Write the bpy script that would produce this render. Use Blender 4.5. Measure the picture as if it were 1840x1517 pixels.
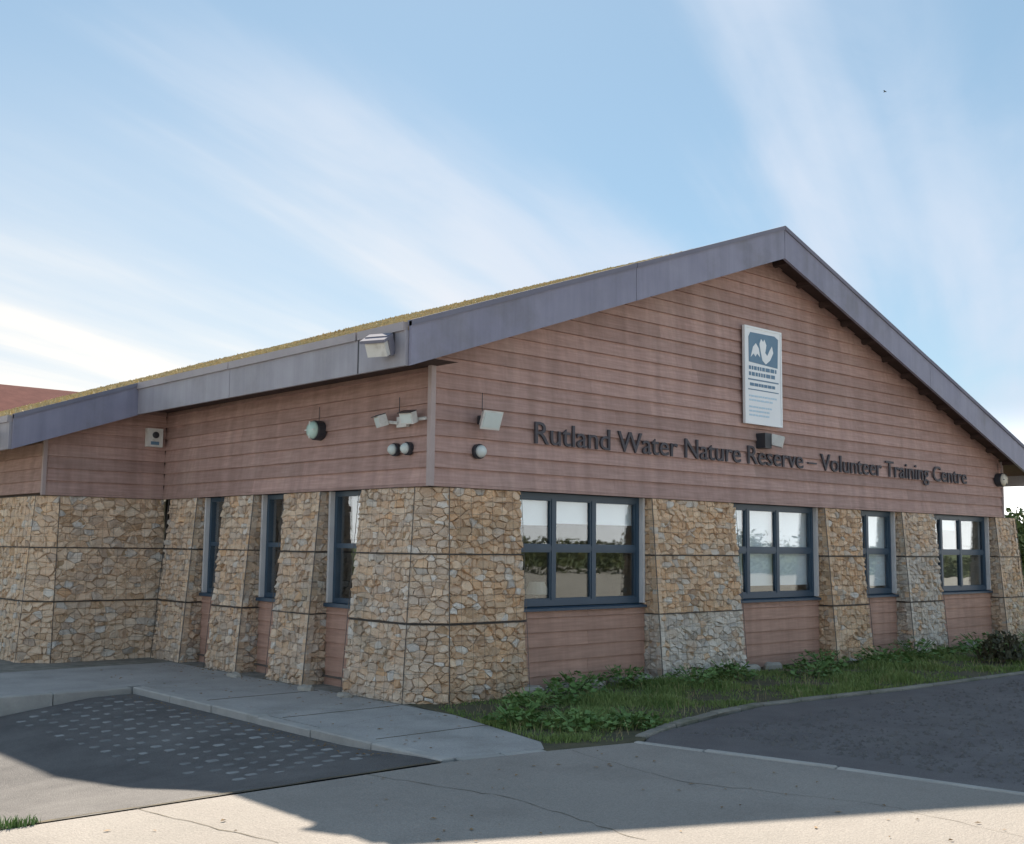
import bpy, math, random
import numpy as np
from mathutils import Vector, Matrix
for o in list(bpy.data.objects): bpy.data.objects.remove(o)
S = bpy.context.scene
COL = S.collection
rnd = random.Random(11)

# ------------------------------------------------------------------ camera
F_PX, YAW, PIT, ROL = 2031.667, 0.73348, 0.108957, 0.0115825
CAM = Vector((-7.674, -9.851, 1.624))
fw = Vector((math.sin(YAW)*math.cos(PIT), math.cos(YAW)*math.cos(PIT), math.sin(PIT)))
rt = Vector((math.cos(YAW), -math.sin(YAW), 0)); up = rt.cross(fw)
r2 = rt*math.cos(ROL)+up*math.sin(ROL); u2 = up*math.cos(ROL)-rt*math.sin(ROL)
cd = bpy.data.cameras.new('camera'); cam = bpy.data.objects.new('camera', cd); COL.objects.link(cam)
cam.matrix_world = Matrix([[r2.x, u2.x, -fw.x, CAM.x], [r2.y, u2.y, -fw.y, CAM.y], [r2.z, u2.z, -fw.z, CAM.z], [0, 0, 0, 1]])
cd.sensor_width = 36; cd.lens = 36*F_PX/1840; cd.clip_end = 6000; cd.clip_start = .05
S.camera = cam

# ------------------------------------------------------------------ light
SUNV = Vector((.76, .99, 1.0)).normalized()          # towards the sun
EL = math.asin(SUNV.z); AZ = math.atan2(SUNV.x, SUNV.y)
W = bpy.data.worlds.new('World'); S.world = W; W.use_nodes = True
nt = W.node_tree; nt.nodes.clear()
def wn(t, **k):
    n = nt.nodes.new(t)
    for a, b in k.items(): setattr(n, a, b)
    return n
def wmath(op, a, b=None, c=None, clamp=False):
    n = wn('ShaderNodeMath', operation=op, use_clamp=clamp)
    for i, v in enumerate((a, b, c)):
        if v is None: continue
        if isinstance(v, (int, float)): n.inputs[i].default_value = v
        else: nt.links.new(v, n.inputs[i])
    return n.outputs[0]
def wramp(x, lo, hi, a=0., b=1.):
    n = wn('ShaderNodeMapRange', interpolation_type='SMOOTHSTEP')
    nt.links.new(x, n.inputs[0])
    for i, v in enumerate((lo, hi, a, b)): n.inputs[i+1].default_value = v
    return n.outputs[0]
sky = wn('ShaderNodeTexSky', sky_type='NISHITA', sun_disc=False)
sky.sun_elevation = EL; sky.sun_rotation = AZ
sky.air_density = 1.0; sky.dust_density = .1; sky.ozone_density = 2.2; sky.altitude = 60
tc = wn('ShaderNodeTexCoord'); sp = wn('ShaderNodeSeparateXYZ'); nt.links.new(tc.outputs['Generated'], sp.inputs[0])
X, Y, Z = sp.outputs
zc = wmath('MAXIMUM', Z, 0.0)
den = wmath('ADD', zc, .07)
# high thin cloud drawn out in long bands on a flat layer overhead
ca, sa = math.cos(math.radians(25)), math.sin(math.radians(25))      # bands run along (ca,sa)
uu = wmath('DIVIDE', wmath('ADD', wmath('MULTIPLY', X, ca), wmath('MULTIPLY', Y, sa)), den)
vv = wmath('DIVIDE', wmath('SUBTRACT', wmath('MULTIPLY', Y, ca), wmath('MULTIPLY', X, sa)), den)
def wnoise(a, b, w, sc, det, ro, dist):
    cb = wn('ShaderNodeCombineXYZ'); nt.links.new(wmath('MULTIPLY', uu, a), cb.inputs[0]); nt.links.new(wmath('MULTIPLY', vv, b), cb.inputs[1]); cb.inputs[2].default_value = w
    n = wn('ShaderNodeTexNoise'); nt.links.new(cb.outputs[0], n.inputs['Vector'])
    for k_, v_ in (('Scale', sc), ('Detail', det), ('Roughness', ro), ('Distortion', dist)): n.inputs[k_].default_value = v_
    return n.outputs['Fac']
SEED = 58.2
bands = wnoise(.10, 1.0, SEED, 1.6, 5, .48, .35)
patch = wnoise(.45, .60, SEED+4, .9, 4, .5, .3)
fine = wnoise(.5, 1.6, SEED+9, 2.2, 6, .6, .8)
dens = wmath('ADD', wmath('MULTIPLY', bands, .95), wmath('ADD', wmath('MULTIPLY', patch, .42), wmath('MULTIPLY', fine, .15)))
cirrus = wramp(dens, .71, .98, 0, .92)
# broad bank of bright veil cloud low in the north
dv = Vector((.12, .99, .06)).normalized()
dot = wmath('ADD', wmath('ADD', wmath('MULTIPLY', X, dv.x), wmath('MULTIPLY', Y, dv.y)), wmath('MULTIPLY', Z, dv.z))
bank = wramp(dot, .74, .985, 0, .97)
bank = wmath('MULTIPLY', bank, wramp(zc, .50, .08, 0, 1))
bank = wmath('MULTIPLY', bank, wramp(dens, .55, .88, .58, 1.0))
haze = wramp(zc, .20, .0, 0, .90)
one = lambda v: wmath('SUBTRACT', 1.0, v)
cover = one(wmath('MULTIPLY', wmath('MULTIPLY', one(cirrus), one(bank)), one(haze)))
warm = wn('ShaderNodeMix', data_type='RGBA'); nt.links.new(bank, warm.inputs[0])
CL = 4.2
warm.inputs[6].default_value = (.74*CL, .83*CL, .97*CL, 1); warm.inputs[7].default_value = (1.30*CL, 1.19*CL, 1.05*CL, 1)
skyc = wn('ShaderNodeMix', data_type='RGBA', blend_type='MIX'); nt.links.new(cover, skyc.inputs[0])
gain = wn('ShaderNodeMix', data_type='RGBA', blend_type='MULTIPLY'); gain.inputs[0].default_value = 1
nt.links.new(sky.outputs[0], gain.inputs[6]); gain.inputs[7].default_value = (.75, .74, .66, 1)
veil = wn('ShaderNodeMix', data_type='RGBA'); veil.inputs[0].default_value = .62; veil.inputs[7].default_value = (1.36, 2.10, 2.80, 1); nt.links.new(gain.outputs[2], veil.inputs[6])
nt.links.new(veil.outputs[2], skyc.inputs[6]); nt.links.new(warm.outputs[2], skyc.inputs[7])
# bright hazy horizon, as where the sky meets the land at the right
rim = wn('ShaderNodeMix', data_type='RGBA'); nt.links.new(wramp(zc, .125, .0, 0, .97), rim.inputs[0])
nt.links.new(skyc.outputs[2], rim.inputs[6]); rim.inputs[7].default_value = (13.5, 13.2, 12.6, 1)
bg = wn('ShaderNodeBackground'); bg.inputs['Strength'].default_value = .10
nt.links.new(rim.outputs[2], bg.inputs['Color'])
wo = wn('ShaderNodeOutputWorld'); nt.links.new(bg.outputs[0], wo.inputs[0])
sl = bpy.data.lights.new('sun', 'SUN'); sl.energy = 5.0; sl.angle = math.radians(.6); sl.color = (1, .90, .76)
sun = bpy.data.objects.new('sun', sl); COL.objects.link(sun); sun.location = (12, 16, 20)
sun.rotation_euler = SUNV.to_track_quat('Z', 'Y').to_euler()
vs = S.view_settings; vs.view_transform = 'Standard'; vs.look = 'None'; vs.gamma = 1; vs.use_curve_mapping = False
vs.exposure = 1.2
S.render.engine = 'CYCLES'

# ------------------------------------------------------------------ materials
MATS = {}
def mat(name, c1, c2=None, scale=8., rough=.7, bump=0., bscale=None, objrand=0., metal=0., spec=.4, ramp=None, stretch=None, stain=None, detail=5, speck=None, streak=0.):
    m = bpy.data.materials.new(name); m.use_nodes = True; t = m.node_tree; b = t.nodes['Principled BSDF']
    b.inputs['Roughness'].default_value = rough; b.inputs['Metallic'].default_value = metal
    b.inputs['Specular IOR Level'].default_value = spec
    g = t.nodes.new('ShaderNodeTexCoord'); src = g.outputs['Object']
    gp = t.nodes.new('ShaderNodeNewGeometry'); src = gp.outputs['Position']
    if stretch:
        mp = t.nodes.new('ShaderNodeMapping'); mp.inputs['Scale'].default_value = stretch
        t.links.new(src, mp.inputs[0]); src = mp.outputs[0]
    nz = t.nodes.new('ShaderNodeTexNoise'); nz.inputs['Scale'].default_value = scale; nz.inputs['Detail'].default_value = detail
    nz.inputs['Roughness'].default_value = .6; t.links.new(src, nz.inputs['Vector'])
    rp = t.nodes.new('ShaderNodeValToRGB'); rp.color_ramp.elements[0].position = .3; rp.color_ramp.elements[1].position = .72
    c2 = c2 or tuple(min(1, v*1.12) for v in c1)
    rp.color_ramp.elements[0].color = (*c1, 1); rp.color_ramp.elements[1].color = (*c2, 1)
    t.links.new(nz.outputs['Fac'], rp.inputs[0]); out = rp.outputs[0]
    oi = t.nodes.new('ShaderNodeObjectInfo')
    if ramp:
        r3 = t.nodes.new('ShaderNodeValToRGB'); r3.color_ramp.interpolation = 'LINEAR'
        el = r3.color_ramp.elements
        for i, c in enumerate(ramp):
            p = i/len(ramp)
            e = el[0] if i == 0 else el.new(p)
            e.position = p; e.color = (*c, 1)
        el[len(el)-1].color = (*ramp[0], 1)
        t.links.new(oi.outputs['Random'], r3.inputs[0])
        mx = t.nodes.new('ShaderNodeMix'); mx.data_type = 'RGBA'; mx.blend_type = 'MULTIPLY'; mx.inputs[0].default_value = 1
        t.links.new(out, mx.inputs[6]); t.links.new(r3.outputs[0], mx.inputs[7]); out = mx.outputs[2]
    if objrand:
        mr = t.nodes.new('ShaderNodeMapRange'); mr.inputs[3].default_value = 1-objrand; mr.inputs[4].default_value = 1+objrand
        t.links.new(oi.outputs['Random'], mr.inputs[0])
        hs = t.nodes.new('ShaderNodeHueSaturation'); t.links.new(mr.outputs[0], hs.inputs['Value']); t.links.new(out, hs.inputs['Color']); out = hs.outputs[0]
    if stain:
        col, sc, lo, hi, amt = stain
        n2 = t.nodes.new('ShaderNodeTexNoise'); n2.inputs['Scale'].default_value = sc; n2.inputs['Detail'].default_value = 6
        n2.inputs['Roughness'].default_value = .65
        t.links.new(gp.outputs['Position'], n2.inputs['Vector'])
        mr = t.nodes.new('ShaderNodeMapRange'); mr.interpolation_type = 'SMOOTHSTEP'
        for i, v in enumerate((lo, hi, 0, amt)): mr.inputs[i+1].default_value = v
        t.links.new(n2.outputs['Fac'], mr.inputs[0])
        mx = t.nodes.new('ShaderNodeMix'); mx.data_type = 'RGBA'; mx.inputs[7].default_value = (*col, 1)
        t.links.new(mr.outputs[0], mx.inputs[0]); t.links.new(out, mx.inputs[6]); out = mx.outputs[2]
    def mulnoise(out, sc, lo, hi, mapping=None, a=.35, z=.65):
        n3 = t.nodes.new('ShaderNodeTexNoise'); n3.inputs['Scale'].default_value = sc; n3.inputs['Detail'].default_value = 3; n3.inputs['Roughness'].default_value = .7
        if mapping:
            mp3 = t.nodes.new('ShaderNodeMapping'); mp3.inputs['Scale'].default_value = mapping; t.links.new(gp.outputs['Position'], mp3.inputs[0]); t.links.new(mp3.outputs[0], n3.inputs['Vector'])
        else: t.links.new(gp.outputs['Position'], n3.inputs['Vector'])
        m3 = t.nodes.new('ShaderNodeMapRange')
        for i_, v_ in enumerate((a, z, lo, hi)): m3.inputs[i_+1].default_value = v_
        t.links.new(n3.outputs['Fac'], m3.inputs[0])
        h3 = t.nodes.new('ShaderNodeHueSaturation'); t.links.new(m3.outputs[0], h3.inputs['Value']); t.links.new(out, h3.inputs['Color']); return h3.outputs[0]
    if speck: out = mulnoise(out, speck[0], 1-speck[1], 1+speck[1])
    if streak: out = mulnoise(out, 1.0, 1-streak, 1+streak*.4, (5, 5, .35))
    t.links.new(out, b.inputs['Base Color'])
    if bump:
        nb = t.nodes.new('ShaderNodeTexNoise'); nb.inputs['Scale'].default_value = bscale or scale*4; nb.inputs['Detail'].default_value = 6
        t.links.new(src, nb.inputs['Vector'])
        bp = t.nodes.new('ShaderNodeBump'); bp.inputs['Strength'].default_value = bump; bp.inputs['Distance'].default_value = .02
        t.links.new(nb.outputs['Fac'], bp.inputs['Height']); t.links.new(bp.outputs[0], b.inputs['Normal'])
    MATS[name] = m; return m
# stone: per-stone tint x grain
ST = ((.85, .85), (1.0, 1.0))
mat('stone_ochre', (.84, .80, .76), (1, 1, 1), 16, .92, .7, 45, ramp=[(.78, .53, .34), (.56, .40, .27), (.86, .65, .46), (.66, .47, .32), (.88, .68, .50), (.52, .37, .26), (.74, .49, .30), (.70, .57, .44), (.82, .58, .38)], spec=.15, stain=((.30, .26, .19), 1.4, .50, .76, .5))
mat('stone_buff', (.84, .80, .76), (1, 1, 1), 16, .92, .7, 45, ramp=[(.76, .57, .42), (.58, .47, .38), (.82, .68, .54), (.52, .41, .33), (.84, .68, .52), (.68, .50, .36), (.64, .55, .47), (.74, .55, .39)], spec=.15, stain=((.30, .26, .19), 1.4, .50, .76, .5))
mat('stone_grey', (.82, .79, .76), (1, 1, 1), 16, .92, .7, 45, ramp=[(.64, .56, .48), (.80, .73, .64), (.50, .44, .38), (.82, .76, .69), (.68, .56, .45), (.56, .51, .46), (.74, .69, .63)], spec=.15, stain=((.30, .26, .19), 1.4, .50, .76, .5))
mat('stone_core', (.36, .26, .165), (.52, .38, .25), 20, .95, .8, 40, spec=.1)
mat('wire', (.12, .11, .10), rough=.6, metal=.5)
mat('board', (.365, .235, .205), (.50, .335, .297), 2.2, .66, .35, 30, objrand=.14, stretch=(1, 1, 16), spec=.3, stain=((.56, .43, .38), .55, .50, .78, .40), streak=.16)
mat('apron_board', (.42, .25, .19), (.56, .345, .265), 2.2, .66, .35, 30, objrand=.06, stretch=(1, 1, 16), spec=.3, streak=.12)
mat('wall_core', (.06, .045, .04), rough=.9)
mat('fascia', (.21, .21, .29), (.255, .255, .335), 1.6, .5, .15, 6, spec=.4, stain=((.17, .165, .19), 1.3, .46, .72, .6), streak=.12)
mat('fascia_trim', (.30, .27, .285), (.37, .335, .35), 2, .5, spec=.5)
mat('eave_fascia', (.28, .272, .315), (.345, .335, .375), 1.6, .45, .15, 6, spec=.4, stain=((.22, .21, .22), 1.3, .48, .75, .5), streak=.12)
mat('capping', (.17, .17, .22), (.21, .21, .26), 1.6, .85, spec=.1)
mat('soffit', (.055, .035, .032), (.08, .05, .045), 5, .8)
mat('corner_trim', (.36, .29, .28), (.42, .34, .33), 3, .55)
mat('roof_sheet', (.10, .10, .11), rough=.8)
mat('sedum_bed', (.30, .23, .09), (.46, .37, .15), 1.4, .95, .8, 30, stain=((.30, .17, .12), .8, .5, .75, .6))
mat('sedum', (.40, .33, .18), (.54, .45, .27), .8, .9, objrand=.1, stain=((.52, .34, .22), .9, .5, .75, .6))
mat('frame', (.030, .062, .10), (.04, .075, .115), 4, .4, spec=.5)
mat('white_trim', (.62, .60, .60), (.70, .69, .69), 3, .5, stain=((.45, .43, .40), 2.2, .5, .8, .4))
mat('blind', (.84, .86, .87), (.88, .90, .91), 3, .8)
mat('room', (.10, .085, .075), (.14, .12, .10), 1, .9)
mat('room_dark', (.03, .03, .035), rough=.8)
mat('sign_white', (.76, .79, .82), (.82, .84, .86), 2, .4)
mat('sign_blue', (.10, .19, .29), (.13, .23, .33), 3, .45)
mat('sign_pale', (.45, .60, .72), rough=.45)
mat('letter', (.055, .05, .06), (.085, .078, .092), 5, .6)
mat('lamp_white', (.60, .60, .58), (.70, .70, .68), 9, .45, stain=((.38, .36, .32), 7, .5, .72, .6))
mat('lamp_lens', (.55, .62, .61), (.63, .69, .68), 6, .45)
mat('lamp_dark', (.035, .037, .045), rough=.4)
mat('lamp_cream', (.60, .56, .47), (.68, .63, .54), 6, .4)
mat('green_lens', (.42, .60, .55), (.5, .66, .6), 9, .25)
mat('concrete', (.262, .236, .212), (.35, .317, .285), 1.1, .92, .5, 70, spec=.2, stain=((.20, .185, .165), .55, .47, .72, .6), speck=(95, .16))
mat('footway', (.34, .325, .31), (.44, .42, .40), 1.6, .92, .5, 60, spec=.2, stain=((.24, .235, .215), 1.1, .46, .72, .6), speck=(95, .16))
mat('kerb', (.34, .325, .305), (.44, .42, .39), 3, .9, .4, 40, objrand=.08, stain=((.20, .20, .17), 2, .5, .8, .5))
mat('bounce_pale', (.40, .365, .31), (.52, .48, .42), 1.2, .95, .6, 60, spec=.15, stain=((.32, .29, .24), .3, .5, .75, .5), speck=(40, .2))  # pale tone for the added ground that throws sunlight back at the walls
mat('kerb_old', (.19, .18, .155), (.27, .25, .215), 4, .95, .6, 30, objrand=.15, stain=((.10, .11, .06), 2.5, .46, .7, .7))
mat('tarmac', (.11, .104, .102), (.165, .155, .15), 2.2, .9, .7, 110, spec=.25, stain=((.21, .20, .19), .8, .48, .72, .55), speck=(110, .28))
mat('sett', (.20, .197, .193), (.28, .275, .268), 9, .9, .5, 40, objrand=.28)
mat('joint', (.06, .055, .045), (.14, .11, .06), 9, .95)
mat('gravel', (.135, .124, .126), (.18, .168, .168), 2.0, .92, .6, 120, spec=.2, stain=((.18, .165, .15), .6, .50, .78, .5), speck=(100, .22))
mat('margin', (.17, .16, .14), (.32, .30, .26), 7, .95, .8, 34, stain=((.10, .10, .08), 1.5, .5, .75, .6))
mat('chipping', (.14, .132, .13), (.21, .195, .185), 3, .9, objrand=.3)
mat('soil', (.06, .06, .035), (.12, .105, .06), 6, .95, .8, 30)
mat('meadow', (.07, .10, .03), (.14, .16, .06), 1.2, .95, .5, 9)
mat('grass', (.12, .19, .045), (.26, .31, .10), 2.4, .75, stain=((.20, .17, .07), 1.4, .54, .76, .55))
mat('weed', (.08, .17, .04), (.17, .26, .08), 5, .6)
mat('leaf', (.045, .075, .02), (.10, .14, .045), 1.5, .7)
mat('leaf_autumn', (.06, .085, .025), (.13, .13, .04), .6, .75)
mat('straw', (.30, .24, .11), (.46, .38, .20), 8, .8)
mat('dead_leaf', (.16, .09, .035), (.34, .21, .09), 20, .8)
mat('leaf_red', (.035, .04, .022), (.085, .075, .035), 5, .7)
mat('bark', (.09, .07, .05), (.16, .13, .10), 8, .9, .6)
mat('cream_render', (.62, .55, .46), (.70, .63, .54), .8, .85)
mat('red_tile', (.10, .032, .03), (.15, .055, .048), 2.5, .95, .4, 12, spec=.05)
mat('bird', (.05, .05, .055), rough=.8)
mat('pale_stone', (.32, .29, .25), (.42, .39, .34), 8, .9, .5, 40, objrand=.12)
def glass():
    m = bpy.data.materials.new('glass'); m.use_nodes = True; t = m.node_tree; t.nodes.clear()
    o = t.nodes.new('ShaderNodeOutputMaterial'); mx = t.nodes.new('ShaderNodeMixShader')
    tr = t.nodes.new('ShaderNodeBsdfTransparent'); tr.inputs[0].default_value = (.93, .96, .97, 1)
    gl = t.nodes.new('ShaderNodeBsdfGlossy'); gl.inputs['Roughness'].default_value = .015; gl.inputs[0].default_value = (.92, .96, 1, 1)
    fz = t.nodes.new('ShaderNodeLayerWeight'); pw = t.nodes.new('ShaderNodeMath'); pw.operation = 'POWER'; pw.inputs[1].default_value = 3.0
    t.links.new(fz.outputs['Facing'], pw.inputs[0]); lw = t.nodes.new('ShaderNodeMath'); lw.operation = 'MULTIPLY_ADD'; lw.inputs[1].default_value = .8; lw.inputs[2].default_value = .06
    t.links.new(pw.outputs[0], lw.inputs[0])
    nz = t.nodes.new('ShaderNodeTexNoise'); nz.inputs['Scale'].default_value = 1.7; nz.inputs['Detail'].default_value = 1
    g = t.nodes.new('ShaderNodeNewGeometry'); t.links.new(g.outputs['Position'], nz.inputs['Vector'])
    bp = t.nodes.new('ShaderNodeBump'); bp.inputs['Strength'].default_value = .05; bp.inputs['Distance'].default_value = .03
    t.links.new(nz.outputs['Fac'], bp.inputs['Height']); t.links.new(bp.outputs[0], gl.inputs['Normal'])
    t.links.new(lw.outputs[0], mx.inputs[0]); t.links.new(tr.outputs[0], mx.inputs[1]); t.links.new(gl.outputs[0], mx.inputs[2])
    t.links.new(mx.outputs[0], o.inputs[0]); MATS['glass'] = m
glass()

# ------------------------------------------------------------------ helpers
WLOC = {}
def put(ob, loc, parent):
    COL.objects.link(ob); loc = Vector(loc); WLOC[ob.name] = loc
    if parent: ob.parent = parent; ob.location = loc-WLOC[parent.name]
    else: ob.location = loc
    return ob
def mesh(name, vs_, fs, m, parent=None, org=None, smooth=False, label=None, cat=None, group=None, kind=None):
    if org is None:
        a = np.array(vs_); org = (*(a[:, :2].min(0)+a[:, :2].max(0))/2, a[:, 2].min())
    org = Vector(org)
    me = bpy.data.meshes.new(name); me.from_pydata([tuple(Vector(v)-org) for v in vs_], [], fs); me.materials.append(MATS[m])
    if smooth: me.polygons.foreach_set('use_smooth', [True]*len(me.polygons))
    ob = bpy.data.objects.new(name, me); put(ob, org, parent); tag(ob, label, cat, group, kind); return ob
def tag(o, label=None, cat=None, group=None, kind=None):
    for k, v in (('label', label), ('category', cat), ('group', group), ('kind', kind)):
        if v: o[k] = v
    return o
def empty(name, loc, label=None, cat=None, group=None, parent=None):
    e = bpy.data.objects.new(name, None); e.empty_display_size = .2; put(e, loc, parent); return tag(e, label, cat, group)
BOXF = [(0, 3, 2, 1), (4, 5, 6, 7), (0, 1, 5, 4), (1, 2, 6, 5), (2, 3, 7, 6), (3, 0, 4, 7)]
class MB:
    def __init__(s): s.v = []; s.f = []
    def add(s, v, f):
        n = len(s.v); s.v += [tuple(p) for p in v]; s.f += [tuple(i+n for i in q) for q in f]; return s
    def box(s, x0, x1, y0, y1, z0, z1):
        return s.add([(x0, y0, z0), (x1, y0, z0), (x1, y1, z0), (x0, y1, z0), (x0, y0, z1), (x1, y0, z1), (x1, y1, z1), (x0, y1, z1)], BOXF)
    def hexa(s, p): return s.add(p, BOXF)
    def rod(s, a, b, r, n=6, r2_=None):
        a, b = Vector(a), Vector(b); d = (b-a).normalized(); q = d.to_track_quat('Z', 'Y'); r2_ = r if r2_ is None else r2_
        vs_ = [a+q@Vector((math.cos(2*math.pi*i/n)*r, math.sin(2*math.pi*i/n)*r, 0)) for i in range(n)]
        vs_ += [b+q@Vector((math.cos(2*math.pi*i/n)*r2_, math.sin(2*math.pi*i/n)*r2_, 0)) for i in range(n)]
        return s.add(vs_, [(i, (i+1) % n, n+(i+1) % n, n+i) for i in range(n)]+[tuple(range(n-1, -1, -1)), tuple(range(n, 2*n))])
    def lathe(s, c, axis, prof, n=20):
        c = Vector(c); q = Vector(axis).to_track_quat('Z', 'Y'); vs_ = []; fs = []
        for (r, h) in prof:
            vs_ += [c+q@Vector((math.cos(2*math.pi*i/n)*r, math.sin(2*math.pi*i/n)*r, h)) for i in range(n)]
        for k in range(len(prof)-1):
            fs += [(k*n+i, k*n+(i+1) % n, (k+1)*n+(i+1) % n, (k+1)*n+i) for i in range(n)]
        fs += [tuple(range(n-1, -1, -1)), tuple(range((len(prof)-1)*n, len(prof)*n))]
        return s.add(vs_, fs)
    def obox(s, c, ax, ay, az):
        c, ax, ay, az = map(Vector, (c, ax, ay, az))
        return s.hexa([c-ax-ay-az, c+ax-ay-az, c+ax+ay-az, c-ax+ay-az, c-ax-ay+az, c+ax-ay+az, c+ax+ay+az, c-ax+ay+az])
    def out(s, name, m, parent=None, **k): return mesh(name, s.v, s.f, m, parent, **k)
def prism(poly, z0, z1):
    n = len(poly); v = [(x, y, z0) for x, y in poly]+[(x, y, z1) for x, y in poly]
    return v, [tuple(range(n-1, -1, -1)), tuple(range(n, 2*n))]+[(i, (i+1) % n, n+(i+1) % n, n+i) for i in range(n)]

# ------------------------------------------------------------------ dimensions (metres)
H0 = 2.30                       # foot of the boarding = top of the gabions
WID = 13.945                    # gable width
SL = .35                        # roof pitch (rise / run)
XA, ZR = 6.166, 6.345           # ridge
EX = -.63; OV = .40             # eave and verge overhang
YB = 27.6                       # back of the roof
WX = -1.82; WY = 6.64           # side wing: left corner and front plane
WEX = -2.42                     # side wing eave
HF = .476
def zroof(x): return ZR-SL*abs(x-XA)
REX = WID+.70
def batter(z): return .18*(1-z/H0)

# ------------------------------------------------------------------ setting
GZ = -.08                       # ground level at the foot of the gabions
def gx(x): return 1.049*x+.376  # plan positions of kerbs, joints and beds at that level
def gy(y): return 1.049*y+.483
def G(v): return [(gx(p[0]), gy(p[1]), p[2]+GZ) for p in v]
def sheet(name, poly, z, m, **k): return mesh(name, G([(x, y, z) for x, y in poly]), [tuple(range(len(poly)))], m, org=(gx(poly[0][0]), gy(poly[0][1]), z+GZ), kind='structure', **k)
def gprism(*a):
    v, f = prism(*a); return G(v), f
sheet('ground', [(-2500, -2500), (2500, -2500), (2500, 2500), (-2500, 2500)], -.62, 'meadow')
rc = [(-.42, -3.36), (-.30, -4.0), (-.08, -5.06), (.11, -6.38), (.2, -9), (.1, -14), (-.6, -26)]
sheet('bounce_ground', [(-60, -70), (60, -70), (60, -8.5), (-8.2, -8.5), (-8.2, 30), (-60, 30)], -.03, 'bounce_pale')  # unseen pale ground, added to bounce sunlight onto the shaded walls
road = mesh('road', *gprism([(-24, -26)]+rc[::-1]+[(-1.2, -3.20), (-2.16, -3.06), (-24, -3.02)], -.5, 0), 'concrete', kind='structure')
def ztar(x, y):
    t = min(1, max(0, (y+3.0)/1.5)); t = t*t*(3-2*t)
    return -.006-.065*t-min(.30, .13*max(0, -x-2.6))*min(1, max(0, (y+3.0)/2.5))
xs = [-2.15-.25*i for i in range(20)]+[-8.3]; ys = [-2.995+.25*i for i in range(23)]; ys[-1] = 2.52
tv = [(x, y, ztar(x, y)) for y in ys for x in xs]; nx = len(xs)
tar = mesh('tarmac', G(tv), [(j*nx+i+1, j*nx+i, (j+1)*nx+i, (j+1)*nx+i+1) for j in range(len(ys)-1) for i in range(nx-1)], 'tarmac', org=(gx(-2.15), gy(-3), GZ), kind='structure')
# open joint between road and tarmac, filled with dirt
jv = []
for i in range(44):
    x = -2.2-.22*i; w = .010+.010*rnd.random(); y = -3.008+.012*math.sin(i*1.7)
    jv += [(x, y-w, .003), (x, y+w, .003)]
mesh('joint', G(jv), [(2*i, 2*i+1, 2*i+3, 2*i+2) for i in range(43)], 'joint', road)
foot = mesh('footway', *gprism([(-2.03, -2.95), (-1.2, -3.10), (-1.0, -2.85), (-.62, -1.25), (-.62, 4.85), (-24, 4.85), (-24, 2.67), (-2.03, 2.67)], -.5, 0), 'footway', kind='structure')
def kerbs(path, w, z0, z1, ln, parent, m='kerb', gap=.012):
    for (a, b) in zip(path[:-1], path[1:]):
        a, b = Vector((*a, 0)), Vector((*b, 0)); L = (b-a).length; n = max(1, round(L/ln)); d = (b-a)/L; s = Vector((-d.y, d.x, 0))
        for i in range(n):
            p = a+d*(L*i/n+gap/2); q = a+d*(L*(i+1)/n-gap/2); dz = rnd.uniform(-.005, .005); t = rnd.uniform(-.006, .006)
            e = .012
            pts = [p+s*t, q+s*t, q+s*(w+t), p+s*(w+t)]
            lo = [Vector((v.x, v.y, z0)) for v in pts]; mi = [Vector((v.x, v.y, z1-e+dz)) for v in pts]
            c = sum(pts, Vector())/4
            tp = [Vector((v.x+(c.x-v.x)*.04+(-s.x if k > 1 else s.x)*e*.6, v.y+(c.y-v.y)*.01+(-s.y if k > 1 else s.y)*e*.6, z1+dz)) for k, v in enumerate(pts)]
            mesh('kerbstone', G(lo+mi+tp), [(0, 1, 5, 4), (1, 2, 6, 5), (2, 3, 7, 6), (3, 0, 4, 7), (4, 5, 9, 8), (5, 6, 10, 9), (6, 7, 11, 10), (7, 4, 8, 11), (8, 9, 10, 11)], m, parent)
kerbs([(-2.16, 2.55), (-2.16, -2.98)], .125, -.4, .004, .92, foot)
kerbs([(-10, 2.55), (-2.17, 2.55)], .115, -.4, .004, .92, foot)
kerbs([(-2.03, -3.06), (-1.25, -3.20)], .10, -.4, .006, .5, foot)
kerbs([(a, b) for a, b in rc[:5]], .07, -.3, .012, .92, road)
# footway slab joints: dark saw cuts
for y in (-1.9, -.4, 1.1): MB().box(gx(-2.0), gx(-.66), gy(y)-.006, gy(y)+.006, GZ-.01, GZ+.003).out('joint', 'joint', foot)
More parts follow.
